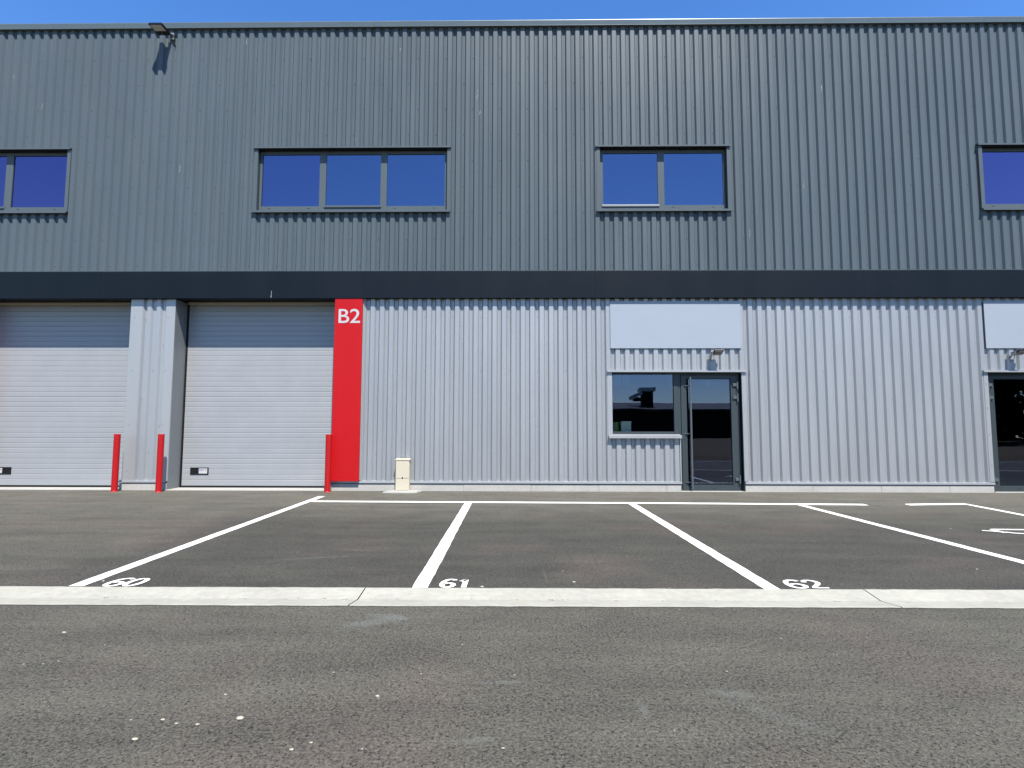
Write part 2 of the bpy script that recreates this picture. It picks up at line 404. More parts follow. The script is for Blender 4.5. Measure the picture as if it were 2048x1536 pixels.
def text_mesh(s, bold=0., depth=0.):
    cu = bpy.data.curves.new('txt', 'FONT'); cu.body = s; cu.size = 1; cu.offset = bold; cu.extrude = depth; cu.resolution_u = 6
    o = bpy.data.objects.new('txt', cu); COL.objects.link(o); bpy.context.view_layer.update()
    me = bpy.data.meshes.new_from_object(o.evaluated_get(bpy.context.evaluated_depsgraph_get()))
    bpy.data.objects.remove(o); bpy.data.curves.remove(cu)
    xs = [v.co.x for v in me.vertices]; ys = [v.co.y for v in me.vertices]
    x0, x1, y0, y1 = min(xs), max(xs), min(ys), max(ys)
    for v in me.vertices: v.co.x = (v.co.x-x0)/(x1-x0); v.co.y = (v.co.y-y0)/(y1-y0)
    return me
GLY = {'6': [(.93, .84), (.80, .95), (.58, .97), (.34, .88), (.17, .68), (.10, .42), (.16, .19), (.33, .05), (.56, .03), (.80, .10), (.92, .27), (.86, .43), (.66, .52), (.42, .51), (.22, .42)],
       '0': [(.5+.39*math.sin(k*math.pi/10), .5+.45*math.cos(k*math.pi/10)) for k in range(21)],
       '2': [(.12, .70), (.20, .86), (.38, .95), (.60, .94), (.80, .82), (.82, .66), (.70, .50), (.45, .32), (.24, .18), (.16, .07), (.5, .07), (.92, .07)],
       '1': [(.22, .74), (.42, .80), (.56, .94), (.58, .90), (.58, .5), (.58, .02)]}
def number(s, x0, x1, y0, y1):
    mb = MB(); wch = (x1-x0)/len(s)
    for i, ch in enumerate(s):
        stroke(mb, [(x0+(i+.04+.92*u)*wch, (y0+v*(y1-y0))*1.5) for u, v in GLY[ch]], .047, .0075+.0002*i, .0010, .012)
    for v in mb.bm.verts: v.co.y /= 1.5
    o = mb.build('bay_number', 'paint', lot); o['label'] = 'white painted number %s beside the gutter' % s
number('60', -3.735, -3.40, -7.885, -7.605)
number('61', -.715, -.43, -7.87, -7.585)
number('62', 2.40, 2.76, -7.84, -7.555)
# lying symbol of the disabled bay, only its left part reaches into view
mb = MB()
stroke(mb, [(7.35, -4.79), (7.0, -4.78), (6.70, -4.765), (6.645, -4.80), (6.635, -4.88), (6.625, -5.04)], .075, .004, .002, .04)
stroke(mb, [(6.435, -4.88), (6.53, -4.93), (6.62, -5.01)], .06, .0078, .002, .05)
stroke(mb, [(6.655, -4.99), (6.70, -5.07), (6.80, -5.115), (6.95, -5.10), (7.12, -5.06), (7.26, -4.98)], .07, .0078, .002, .05)
bmesh.ops.create_circle(mb.bm, cap_ends=True, radius=.085, segments=20, matrix=Matrix.Translation((7.50, -4.80, .004)))
mb.build('wheelchair_symbol', 'paint', lot)

# pebbles
rp = [(-1.732, -10.343, .016), (-1.718, -10.165, .010), (-1.63, -10.20, .008), (-1.524, -10.209, .013), (-1.35, -10.15, .020), (-.995, -10.412, .010), (-.93, -10.355, .009),
      (.503, -7.657, .02), (-3.125, -9.015, .014), (-.743, -9.908, .012), (-.33, -7.83, .018), (-3.82, -7.70, .016), (4.6, -7.1, .014), (6.1, -4.75, .02), (-1.55, -9.9, .007), (.43, -7.25, .012), (7.6, -5.4, .016), (-.07, -10.386, .008)]
for i, (x, y, r) in enumerate(rp):
    mb = MB(); r *= .8; b = bmesh.new(); bmesh.ops.create_icosphere(b, subdivisions=2, radius=1)
    k = (random.uniform(.8, 1.5), random.uniform(.6, 1), random.uniform(.35, .55))
    for v in b.verts: v.co = Vector([v.co[j]*k[j]*r*random.uniform(.85, 1.12) for j in range(3)])+Vector((x, y, r*.3))
    mb.merge(b); tag(mb.build('pebble', 'rock'), 'small pale pebble lying loose on the grey asphalt', 'pebble', 'pale pebbles scattered over the asphalt')

# ------------------------------------------------------------------ building
B = empty('industrial_building', (0, 0, 0), 'long two storey building with dark ribbed upper cladding and silver ribbed ground floor', 'building')
WINS = [(-6.22, -1.71, 3), (1.905, 4.885, 2), (10.845, 13.825, 2), (-15.32, -10.81, 3)]
WZ0, WZ1 = 6.54, 8.05
# upper cladding around the windows
reg = []; x = XA
for (a, b, _) in sorted(WINS):
    reg.append((x, a, ZB1, ZT)); reg.append((a, b, ZB1, WZ0)); reg.append((a, b, WZ1, ZT)); x = b
reg.append((x, XB, ZB1, ZT))
mb = MB()
for r_ in reg: sheet(mb, PU, AU, *r_)
screws(mb, PU, AU, reg, [5.22+.6385*k for k in range(10)], 0)
mb.build('upper_cladding', 'dark_clad', B, recalc=False)
# parapet coping: sloped front face with a turned-in drip
mb = MB()
for a, b in ((XA, -9.6), (-9.597, -3.5), (-3.497, 1.05), (1.053, 7.3), (7.303, 13.6), (13.603, XB)):
    mb.prism([(-.055, 11.075), (-.055, 11.085), (-.075, 11.19), (-.070, 11.205), (.55, 11.235), (.55, 11.02), (.045, 11.02), (.045, 11.075)], a, b)
mb.build('roof_coping', 'coping', B)
mb = MB(); mb.box(XA, XB, .56, 22, 10.9, 11.0); mb.build('roof', 'rolled', B)
pieces('side_wall', 'dark_clad', B, (XA-.05, XA, .04, 22, .0, 11.0), (XB, XB+.05, .04, 22, .0, 11.0)); pieces('rear_wall', 'dark_clad', B, (XA, XB, 22, 22.1, 0, 11.0))
# fascia band, panels butted with hairline joints, thin drip above
mb = MB(); xs = [XA, -15.9, -9.75, -3.6, 1.75, 7.9, 14.0, XB]
for a, b in zip(xs, xs[1:]): mb.prism([(-.096, ZB0), (-.096, ZB1-.02), (-.06, ZB1-.002), (.2, ZB1-.002), (.2, ZB0)], a+.0015, b-.0015)
mb.build('fascia_band', 'fascia', B)
mb = MB(); mb.box(XA, XB, -.066, .06, ZB1, ZB1+.012); mb.build('drip_trim', 'dark_trim', B)
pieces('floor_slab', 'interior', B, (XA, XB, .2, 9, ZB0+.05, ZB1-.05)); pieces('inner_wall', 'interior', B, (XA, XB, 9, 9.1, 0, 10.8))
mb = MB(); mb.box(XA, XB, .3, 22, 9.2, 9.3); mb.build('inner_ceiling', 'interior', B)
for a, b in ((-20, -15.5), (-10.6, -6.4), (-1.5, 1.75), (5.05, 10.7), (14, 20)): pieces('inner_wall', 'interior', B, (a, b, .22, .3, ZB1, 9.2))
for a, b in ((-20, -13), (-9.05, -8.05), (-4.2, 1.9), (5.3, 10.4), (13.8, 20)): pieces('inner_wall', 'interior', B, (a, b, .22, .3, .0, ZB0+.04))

def window(name, x0, x1, z0, z1, panes, trim, glass, frame_b=True, opening=None, Y=.13, yo=(0, 0)):
    """recessed window: head flashing, jamb flashings, sill, frame, panes"""
    wn = empty(name, ((x0+x1)/2, 0, z0), parent=B)
    h0, h1 = x0-.105, x1+.09
    if trim == 'dark_trim':
        mb = MB(); mb.prism([(-.05, z1), (-.05, z1+.038), (.03, z1+.058), (.03, z1+.021), (-.035, z1+.021), (-.035, z1)], h0, h1)
        mb.box(h0+.002, h1-.002, .03, .045, z1-.002, z1+.06); mb.build('head_flashing', trim, wn)
        mb = MB(); mb.prism([(-.065, z0-.062), (-.065, z0-.012), (.12, z0+.022), (.12, z0+.0), (-.045, z0-.03), (-.045, z0-.062)], h0+.01, h1); mb.build('sill', trim, wn)
        pieces('jamb_flashing', trim, wn, (h0+.015, x0-.001, -.012, .034, z0-.012, z1-.001, .003), (x1+.001, h1-.006, -.012, .034, z0-.012, z1-.001, .003))
    # reveal, its top piece coloured black to stand for the shade under the head
    pieces('reveal', 'frame', wn, (x0-.02, x0-.002, .034, .2, z0, z1), (x1+.002, x1+.02, .034, .2, z0, z1)); pieces('reveal', 'blackmetal', wn, (x0-.02, x1+.02, -.03, .2, z1-.006, z1+.02))
    # frame bars between the panes
    zt, zb = panes[0][2], panes[0][3]
    mb = MB(); xs_ = [x0]+[v for p in panes for v in p[:2]]+[x1]
    for i in range(0, len(xs_), 2): mb.box(xs_[i], xs_[i+1], Y-.015, Y+.06, z0+.02, z1, .004)
    for p in panes: mb.box(p[0]-.002, p[1]+.002, Y-.012, Y+.058, zt, z1-.001); mb.box(p[0]-.002, p[1]+.002, Y-.012, Y+.058, z0+.021, zb)
    for p in panes:                                    # drain slots
        for t in (.14, .82):
            xx = p[0]+(p[1]-p[0])*t; mb.box(xx-.03, xx+.03, Y-.018, Y-.0, zb-.05, zb-.038)
    mb.build('frame', 'dark_trim' if trim == 'dark_trim' else 'frame', wn)
    if opening is not None:
        p = panes[opening]; mb = MB(); mb.box(p[0]-.03, p[1]+.03, Y-.035, Y-.013, zb-.035, zb+.01, .004); mb.build('sash_rail', 'return' if glass == 'B' else 'dark_trim', wn)  # rail of window B is paler: its specular highlight is put into the colour
    for i, p in enumerate(panes):
        mb = MB(); tl = random.uniform(-.0015, .0015)
        mb.quad((p[0]-.004, Y+.012, zb-.004), (p[1]+.004, Y+.012+tl, zb-.004), (p[1]+.004, Y+.012+tl, zt+.004), (p[0]-.004, Y+.012, zt+.004))
        mb.build('pane', ('glass_up2' if glass == 'V' else 'glass_up1' if glass == 'A' and i == 0 else 'glass_up'), wn, recalc=False)
    return wn
gp = lambda a, b: (a, b, 7.970, 6.690)
window('window', -6.22, -1.71, WZ0, WZ1, [gp(-6.165, -4.78), gp(-4.625, -3.315), gp(-3.164, -1.779)], 'dark_trim', 'A', opening=1)
window('window', 1.905, 4.885, WZ0, WZ1, [gp(1.988, 3.285), gp(3.44, 4.833)], 'dark_trim', 'B', opening=0)
window('window', 10.845, 13.825, WZ0, WZ1, [gp(10.950, 12.25), gp(12.40, 13.75)], 'dark_trim', 'V', opening=1)
window('window', -15.32, -10.81, WZ0, WZ1, [gp(-15.26, -13.88), gp(-13.73, -12.385), gp(-12.216, -10.905)], 'dark_trim', 'V', opening=1)

# ground floor cladding
UN = [(2.127, 5.075, False), (10.645, 13.593, True)]
D0, D1 = -8.03, -4.262
reg = [(-3.625, 2.127, .22, ZB0), (2.127, 5.075, 2.755, ZB0), (2.127, 3.655, .22, 1.2), (5.075, 10.645, .22, ZB0),
       (10.645, 13.593, 2.755, ZB0), (12.065, 13.593, .22, 1.2), (13.593, XB, .22, ZB0), (XA, -13.47, .22, ZB0)]
mb = MB()
for r_ in reg: sheet(mb, PL, AL, *r_)
screws(mb, PL, AL, reg, [.24+.628*k for k in range(7)], 1)
mb.build('lower_cladding', 'light_clad', B, recalc=False)
# pier between the loading doors: flat corner trims with three ribs between
mb = MB(); pr = [(-8.80, 0)]
for k in range(3):
    a = -8.703+k*.218
    pr += [(a-.075, .0 if k == 0 else DEP), (a-.017, DEP), (a+.017, 0), (a+.10, 0), (a+.132, DEP)]
pr = [(-8.80, 0), (-8.785, 0), (-8.755, DEP), (-8.72, DEP), (-8.687, 0), (-8.60, 0), (-8.567, DEP), (-8.502, DEP), (-8.469, 0), (-8.382, 0), (-8.349, DEP), (-8.284, DEP), (-8.251, 0), (-8.235, 0)]
cs = [[mb.bm.verts.new((x, y, z)) for z in (.22, 1.6, 3.0, ZB0)] for x, y in pr]
for a, b in zip(cs, cs[1:]):
    for k in range(3): mb.bm.faces.new((a[k], b[k], b[k+1], a[k+1]))
for z, x in ((.87, -8.52), (1.47, -8.30), (2.1, -8.74), (2.75, -8.52), (3.35, -8.30), (3.95, -8.74)): mb.box(x-.009, x+.009, DEP-.010, DEP, z-.009, z+.009)
mb.build('pier_cladding', 'light_clad', B, recalc=False)
for a, b, x in ((-9.075, -8.80, -8.97), (-8.235, -8.026, -8.19)):
    mb = MB(); mb.box(a, b, -.004, .03, .205, ZB0-.002, .003)
    for z in (.45, 1.5, 2.75, 4.0): mb.box(x-.009, x+.009, -.013, -.003, z-.009, z+.009)
    mb.build('pier_trim', 'light_trim', B)
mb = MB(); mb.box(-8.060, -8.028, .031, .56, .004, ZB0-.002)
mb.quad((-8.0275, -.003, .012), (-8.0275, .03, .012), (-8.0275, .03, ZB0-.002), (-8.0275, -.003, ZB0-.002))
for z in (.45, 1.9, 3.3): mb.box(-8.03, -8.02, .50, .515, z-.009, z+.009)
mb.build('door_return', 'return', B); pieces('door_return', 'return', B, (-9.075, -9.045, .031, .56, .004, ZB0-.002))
# trims around ground floor openings, base trims
mb = MB()
def base(a, b): mb.prism([(-.022, .176), (-.019, .222), (.046, .230), (.046, .19), (-.014, .186), (-.014, .176)], a, b)
for a, b in ((-4.262, 3.668), (5.093, 10.640), (12.05, XB), (-9.13, -8.05), (XA, -12.83)): mb = MB(); base(a, b); mb.build('base_trim', 'light_trim', B)
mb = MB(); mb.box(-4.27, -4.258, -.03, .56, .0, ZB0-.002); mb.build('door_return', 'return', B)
# precast plinth
for a, b in ((-4.262, 3.655), (5.093, 10.640), (12.07, XB), (-9.13, -8.035), (XA, -12.83)):
    js = [a]+[j for j in [-19.1, -17.5, -15.9, -14.3, -2.80, -1.255, .27, 1.80, 3.33, 6.6, 8.133, 9.643, 13.2, 14.7, 16.3, 17.9, 19.4] if a+.2 < j < b-.1]+[b]
    mb = MB()
    for p, q in zip(js, js[1:]): mb.box(p+.002, q-.002, -.002+random.uniform(0, .003), .2, -.05, .158, .004)
    mb.build('plinth', 'plinth', B)
pieces('plinth_gap', 'black', B, *[(a, b, .012, .2, .15, .2) for a, b in ((-4.262, 3.655), (5.093, 10.640), (12.07, XB), (-9.07, -8.035), (XA, -12.83))])  # black strip set into the gap to stand for its shadow line

# entrance units: window over a clad apron, glazed door beside it
def unit(flip, ox):
    def X(a, b): return (a, b) if not flip else (15.72-b, 15.72-a)
    def bx(mb, a, b, *r): p, q = X(a, b); mb.box(p, q, *r); return mb
    x0, x1 = 2.127, 5.075; z1 = 2.70
    # head flashing
    hd = MB(); p, q = X(2.013, 5.190); hd.prism([(-.05, z1+.005), (-.05, z1+.05), (.04, z1+.062), (.04, z1+.005)], p, q); hd.build('head_flashing', 'light_trim', B)
    for (a, b, zz0) in ((2.02, 2.125, 1.20), (5.077, 5.175, .236)):
        mb = MB(); bx(mb, a, b, -.008, .034, zz0, z1, .003); xx = (a+b)/2
        for z in (.62, 1.3, 1.9, 2.45):
            if z > zz0: bx(mb, xx-.009, xx+.009, -.016, -.007, z-.009, z+.009)
        mb.build('jamb_flashing', 'light_trim', B)
    mb = MB(); p, q = X(2.03, 3.672); mb.prism([(-.085, 1.20), (-.085, 1.262), (.12, 1.290), (.12, 1.25), (-.06, 1.23), (-.06, 1.2)], p, q); mb.build('sill', 'light_trim', B)
    mb = MB(); bx(mb, 3.640, 3.668, -.004, .12, .206, 1.20, .002); mb.build('apron_end_trim', 'light_trim', B)
    # window
    wn = empty('window', (X(2.1, 3.6)[0], 0, 1.2), parent=B); Y = .13
    mb = MB(); bx(mb, 2.06, 2.152, Y, Y+.07, 1.25, z1, .004); bx(mb, 3.560, 3.655, Y-.012, Y+.07, 1.25, z1, .004)
    bx(mb, 2.152, 3.560, Y, Y+.07, 1.255, 1.348, .004); bx(mb, 2.152, 3.560, Y, Y+.07, 2.668, z1, .003)
    for xx in (2.36, 3.42): bx(mb, xx-.035, xx+.035, Y-.004, Y, 1.29, 1.302)
    mb.build('frame', 'frame', wn)
    mb = MB(); p, q = X(2.148, 3.564); mb.quad((p, Y+.030, 1.344), (q, Y+.030, 1.344), (q, Y+.038, 2.67), (p, Y+.038, 2.67)); mb.build('pane', 'glass_low', wn, recalc=False)
    if not flip:
        for a, b, c_, d in ((2.17, 2.36, 2.41, 2.655), (2.385, 2.57, 2.42, 2.635), (3.47, 3.55, 2.40, 2.63)): MB().quad((a, Y+.045, c_), (b, Y+.045, c_), (b, Y+.045, d), (a, Y+.045, d)).build('window_film', 'film', wn, recalc=False)
    # door
    dn = empty('entrance_door', (X(3.66, 5.05)[0], Y, 0), parent=B)
    mb = MB(); bx(mb, 3.657, 3.716, Y, Y+.07, .01, z1, .004); bx(mb, 5.012, 5.072, Y, Y+.07, .01, z1, .004); bx(mb, 3.716, 5.012, Y, Y+.07, 2.655, z1, .004)
    mb.build('door_frame', 'frame', dn)
    mb = MB(); bx(mb, 3.722, 3.850, Y-.02, Y+.045, .022, 2.648, .005); bx(mb, 4.865, 5.005, Y-.02, Y+.045, .022, 2.648, .005)
    bx(mb, 3.850, 4.865, Y-.02, Y+.045, .022, .140, .004); bx(mb, 3.850, 4.865, Y-.02, Y+.045, 2.560, 2.648, .004)
    bx(mb, 3.785, 3.80, Y-.034, Y-.018, 1.17, 1.20); bx(mb, 4.40, 4.47, Y-.026, Y-.018, .07, .085)
    mb.build('door_leaf', 'frame', dn)
    mb = MB(); p, q = X(3.846, 4.869); tl = -.016
    mb.quad((p, Y+.008, .136), (q, Y+.008, .136), (q, Y+.008-tl, 2.564), (p, Y+.008-tl, 2.564)); mb.build('pane', 'glass_low', dn, recalc=False)
    if not flip:
        mb = MB(); mb.quad((4.30, Y+.03, 2.42), (4.42, Y+.03, 2.42), (4.42, Y+.03, 2.555), (4.30, Y+.03, 2.555)); mb.build('window_film', 'film', dn, recalc=False)
    hx = 3.915 if not flip else 15.72-3.915
    mb = MB(); mb.tube([(hx, Y-.10, .06), (hx, Y-.10, 2.60)], .024, 14)
    for z in (.2, 1.3, 2.4):
        sx = 3.79 if not flip else 15.72-3.79
        mb.tube([(hx, Y-.10, z), (hx, Y-.08, z), (sx, Y-.02, z)], .011, 8)
    mb.build('pull_handle', 'dark_trim', dn)
    for z in (2.42, 2.13, .27):
        mb = MB(); q = 5.008 if not flip else 15.72-5.008; s_ = 1 if not flip else -1
        mb.tube([(q, Y-.045, z-.09), (q, Y-.045, z+.09)], .020, 10); mb.box(min(q, q-.10*s_), max(q, q-.10*s_), Y-.05, Y-.021, z-.03, z+.04, .005)
        mb.build('hinge', 'dark_trim', dn)
    mb = MB(); bx(mb, 3.645, 5.10, -.03, .25, -.02, .012, .003); mb.build('threshold', 'sill_conc', B)
    mb = bx(MB(), 5.074, 5.092, -.004, .2, .0, .236); mb.build('jamb_end', 'frame', B); mb = bx(MB(), 3.645, 3.656, .035, .2, .0, 1.25); mb.build('jamb_end', 'frame', B)
    for q_ in ((2.06, 5.09, .041, .2, 2.702, 2.72), (5.0755, 5.10, .036, .2, .24, 2.7), (2.05, 2.06, .036, .2, 1.26, 2.7)): bx(MB(), *q_).build('reveal', 'blackmetal', B)
unit(False, 0); unit(True, 0)

# loading doors
def loading_door(x0, x1, grip_x0, mirror):
    d = empty('loading_door', ((x0+x1)/2, .485, 0), parent=B); Y = .485
    prof = []; z = .085; k = 0; zt = ZB0+.03
    while z < zt-.05:
        dpt = (.0072, .0058, .0066, .0054)[k % 4]
        zj = z+.1225; prof += [(Y, zj-.024), (Y+dpt*.25, zj-.016), (Y+dpt, zj-.0065), (Y+dpt*.8, zj-.002), (Y, zj)]; z += .1225; k += 1
    prof = [(Y, .055)]+prof[:]
    mb = MB(); bm = mb.bm; a = [bm.verts.new((x0+.05, y, zz)) for y, zz in prof]; b = [bm.verts.new((x1, y, zz)) for y, zz in prof]
    for i in range(len(prof)-1): bm.faces.new((a[i], b[i], b[i+1], a[i+1]))
    mb.build('slat_curtain', 'door_slat', d, recalc=False)
    mb = MB(); mb.box(x0+.05, x1, Y-.012, Y+.03, .004, .050, .004); mb.build('bottom_seal', 'black', d)
    mb = MB(); mb.box(x0+.05, x1, Y-.006, Y+.01, .048, .062); mb.build('bottom_rail', 'blackmetal', d)
    mb = MB(); mb.box(x0-.0, x0+.042, Y-.01, Y+.05, .0, ZB0); mb.build('side_seal', 'black', d)
    mb = MB(); mb.box(x0+.03, x1, Y-.06, Y-.02, ZB0-.03, ZB0+.02, .004); mb.build('head_rail', 'cream', d)
    gx = grip_x0
    g_ = MB(); g_.box(gx, gx+.435, Y-.012, Y+.002, .470, .483, .002).box(gx, gx+.435, Y-.012, Y+.002, .318, .332, .002)
    g_.box(gx, gx+.013, Y-.012, Y+.002, .332, .470).box(gx+.422, gx+.435, Y-.012, Y+.002, .332, .470)
    g_.box(gx+.013, gx+.422, Y-.004, Y-.001, .331, .471)
    o = g_.build('grip_plate', 'black', d)
    sx = gx+.205 if not mirror else gx+.02
    mb = MB(); mb.box(sx, sx+.20, Y-.0135, Y-.005, .343, .462, .002); st = mb.build('sticker', 'white_vinyl', o)
    mb = MB()
    for i in range(7): mb.box(sx+.015+i*.0155, sx+.026+i*.0155, Y-.0150, Y-.0136, .420+.004*(i % 2), .448-.005*(i % 3))
    mb.box(sx+.015, sx+.10, Y-.0150, Y-.0136, .408, .413); mb.build('print', 'print_blue', o)
    mb = MB()
    for i in range(3): mb.box(sx+.135+i*.016, sx+.147+i*.016, Y-.0150, Y-.0136, .418, .438)
    mb.build('print', 'print_red', o)
loading_door(D0, D1, -7.782, False)
loading_door(-12.83, -9.075, -12.505, True)
mb = MB(); mb.box(D0+.002, D1-.01, -.055, .6, -.05, .016, .004); mb.build('threshold', 'sill_conc', B)
mb = MB(); mb.box(-12.82, -9.078, -.035, .6, -.05, .016, .004); mb.build('threshold', 'sill_conc', B)
mb = MB(); mb.box(-13.47, -12.835, -.075, .05, .22, ZB0-.004, .003).box(-12.85, -12.83, -.07, .56, .01, ZB0-.004); mb.build('red_panel', 'red', B)

# droppings and nicks on the facade
mb = MB()
_, atU = ribprof(PU, AU, XA, XB)
for x, z, h_ in [(-12.251, 9.881, .12), (-11.503, 9.155, .12), (-6.628, 10.83, .2), (-8.11, 7.593, .16), (-3.899, 8.277, .04), (5.372, 5.966, .16), (-1.001, 9.368, .22), (-.939, 8.95, .10), (-2.88, 10.539, .08),
                 (6.672, 7.115, .14), (7.201, 9.503, .14),]:
    mb = MB(); n = 6; wd = random.uniform(.004, .007)
    for k in range(n):
        zz = z+h_/2-h_*k/n; xx = x+.003*math.sin(k*.9)-.012*k/n
        mb.box(xx-wd*(1-k/n*.6), xx+wd*(1-k/n*.6), atU(xx)-.004, atU(xx)+.002, zz-h_/n*1.6, zz)
    mb.build('dropping_mark', 'dropping', B)
mb = MB(); mb.box(-5.750, -5.742, -.0985, -.095, 4.48, 4.59); mb.box(-5.758, -5.744, -.0983, -.095, 4.43, 4.48)
mb.build('dropping_mark', 'dropping', B)

# ------------------------------------------------------------------ signs
S = empty('pillar_sign', (-3.94, -.06, .22), 'tall narrow red panel lettered B2 beside the loading door', 'sign')
mb = MB(); mb.box(-4.262, -3.624, -.082, -.002, .222, ZB0-.003, .003); mb.build('panel', 'red', S)
mb = MB(); mb.box(-3.623, -3.600, -.03, .034, .236, ZB0-.003, .002); mb.build('edge_trim', 'light_trim', S)
def letter(ch, x0, x1, z0, z1, y, bold):
    me = text_mesh(ch, bold, .02); bm = bmesh.new(); bm.from_mesh(me); bpy.data.meshes.remove(me)
    for v in bm.verts:
        c = v.co.copy(); v.co = (x0+c.x*(x1-x0), y-(.003 if c.z > 0 else 0), z0+c.y*(z1-z0))
    mb = MB(); mb.bm.free(); mb.bm = bm; return mb.build('letter', 'white_vinyl', S)
letter('B', -4.172, -3.925, 3.838, 4.162, -.0825, .006)
letter('2', -3.908, -3.672, 3.838, 4.166, -.0825, .006)

def blank_sign(x0, x1, label):
    o = empty('blank_sign_panel', ((x0+x1)/2, -.02, 3.25), label, 'sign panel', 'blank sign panels above the entrances')
    mb = MB(); mb.box(x0, x1, -.022, -.004, 3.255, 4.352, .003); mb.build('panel', 'sign_white', o)
    for t in (.12, .5, .88): xx = x0+(x1-x0)*t; pieces('rail', 'galv', o, (xx-.02, xx+.02, -.003, .034, 3.27, 4.34))
blank_sign(2.095, 5.092, 'wide blank pale blue sign panel above the door with the full window beside it')
blank_sign(10.640, 13.63, 'blank pale blue sign panel cut off by the right edge of the photo')

# ------------------------------------------------------------------ flood lights
def big_flood():
    o = empty('floodlight', (-8.45, 0, 10.9), 'large black floodlight jutting out at the roof edge, cream lens facing down', 'floodlight')
    X0, X1 = -8.725, -8.405; z = 10.865; rt = Matrix.Rotation(R(-1.5), 3, 'X'); pv = (-8.55, -.08, z)
    mb = MB(); mb.box(X0, X1, -.455, -.085, z, z+.045, .008, rt, pv)
    for k in range(6): mb.box(X0+.03, X1-.03, -.42+k*.045, -.40+k*.045, z+.045, z+.06, 0, rt, pv)
    mb.build('housing', 'blackmetal', o)
    mb = MB(); mb.box(X0+.03, X1-.03, -.435, -.235, z-.004, z+.001, .001, rt, pv); mb.build('lens', 'lens', o)
    mb = MB(); mb.box(X0+.13, X0+.16, -.165, -.14, z-.015, z, .003, rt, pv); mb.build('sensor', 'galv', o)
    mb = MB(); mb.box(-8.46, -8.385, -.10, -.045, z+.02, z+.055, .004).box(-8.47, -8.37, -.045, .0, z-.07, z+.10, .004); mb.build('bracket', 'galv', o)
    mb = MB(); mb.tube([(-8.395, -.08, z+.03), (-8.36, -.05, z+.02), (-8.345, -.02, z-.04), (-8.35, -.01, z-.12), (-8.36, .0, z-.20), (-8.37, .04, z-.22)], .008, 8); mb.build('cable', 'black', o)
big_flood()
def small_flood(x, label, src=None):
    if src: o = copy_tree(src); o.location = (x, 0, 3.08); tag(o, label); return o
    o = empty('entrance_lamp', (x, 0, 3.08), label, 'floodlight', 'small lamps above the entrance doors')
    z = 3.095; rt = Matrix.Rotation(R(-20), 3, 'X'); pv = (x+.13, -.09, z)
    mb = MB(); mb.box(x+.01, x+.225, -.30, -.07, z, z+.032, .005, rt, pv); mb.build('housing', 'blackmetal', o)
    mb = MB(); mb.box(x+.035, x+.200, -.155, -.105, z-.004, z, .001, rt, pv).box(x+.035, x+.200, -.275, -.215, z-.004, z, .001, rt, pv); mb.build('lens', 'lens_dim', o)
    mb = MB(); mb.box(x-.035, x+.035, -.035, 0, 3.03, 3.10, .006); mb.tube([(x, -.03, 3.07), (x+.03, -.07, 3.10), (x+.05, -.09, 3.14)], .014, 8)
    mb.box(x-.005, x+.01, -.19, -.06, 3.07, 3.16, .004); mb.build('bracket', 'galv', o)
    mb = MB(); mb.tube([(x-.01, -.03, 3.03), (x+.0, -.035, 2.97), (x+.04, -.05, 2.95), (x+.06, -.07, 3.03), (x+.07, -.09, 3.12)], .006, 6); mb.build('cable', 'blackmetal', o)
    return o
l0 = small_flood(4.375, 'small grey lamp on the ribbed wall above the fully visible entrance door')
small_flood(11.15, 'small grey lamp under the blank panel at the right edge of the photo', l0)

# ------------------------------------------------------------------ bollards
def bollard():
    o = empty('bollard', (0, 0, 0), group='red bollards guarding the loading doors', cat='bollard')
    mb = MB(); r = .066; mb.tube([(0, 0, -.05), (0, 0, 1.274)], r, 28); mb.tube([(0, 0, 1.274), (0, 0, 1.280)], [r, r-.006], 28)
    mb.build('post', 'bollard', o)
    mb = MB(); mb.tube([(0, 0, -.01), (0, 0, .012), (0, 0, .02)], [.074, .074, .067], 24); mb.build('collar', 'bollard', o)
    return o
b0 = bollard()
for i, (x, y, tx, lb) in enumerate([(-9.035, -.275, 0, 'red steel post in front of the left loading door, left of the silver pier'),
                                (-7.995, -.345, 0, 'red steel post at the foot of the silver pier, shadow on the plinth'),
                                (-4.268, -.25, 0, 'red steel post beside the foot of the tall red lettered panel')]):
    o = b0 if i == 0 else copy_tree(b0); o.location = (x, y, 0); o.rotation_euler = (0, R((-.9, -.7, -.2)[i]), R(40*i)); o['label'] = lb
    o.rotation_euler = (0, 0, 0)

# ------------------------------------------------------------------ meter cabinet
C = empty('meter_cabinet', (-2.62, -.2, 0), 'cream plastic utility cabinet on a small concrete pad against the silver wall', 'cabinet')
mb = MB(); mb.box(-2.775, -2.465, -.145, -.03, .02, .705, .006); mb.build('case', 'cream', C)
mb = MB(); mb.prism([(-.165, .700), (-.165, .722), (-.02, .735), (-.02, .700)], -2.785, -2.452); mb.build('lid', 'cream', C)
mb = MB(); mb.box(-2.765, -2.475, -.156, -.146, .300, .695, .003); mb.build('door', 'cream', C)
mb = MB(); mb.box(-2.762, -2.478, -.152, -.146, .035, .292, .003); mb.build('lower_panel', 'cream', C)
mb = MB(); mb.prism([(-.160, .295), (-.160, .31), (-.1565, .325), (-.1565, .295)], -2.630, -2.605); mb.tube([(-2.618, -.166, .318), (-2.618, -.156, .318)], .011, 10); mb.build('lock', 'blackmetal', C)
mb = MB(); bm = mb.bm; outl = [(-2.99, -.40), (-2.96, -.31), (-2.90, -.19), (-2.84, -.02), (-2.24, -.02), (-2.20, -.10), (-2.245, -.30), (-2.28, -.405), (-2.5, -.425), (-2.75, -.415)]
top = [bm.verts.new((x+random.uniform(-.01, .01), y, .028)) for x, y in outl]; bot = [bm.verts.new((-2.6+(x+2.6)*1.04, -.2+(y+.2)*1.05, -.01)) for x, y in outl]
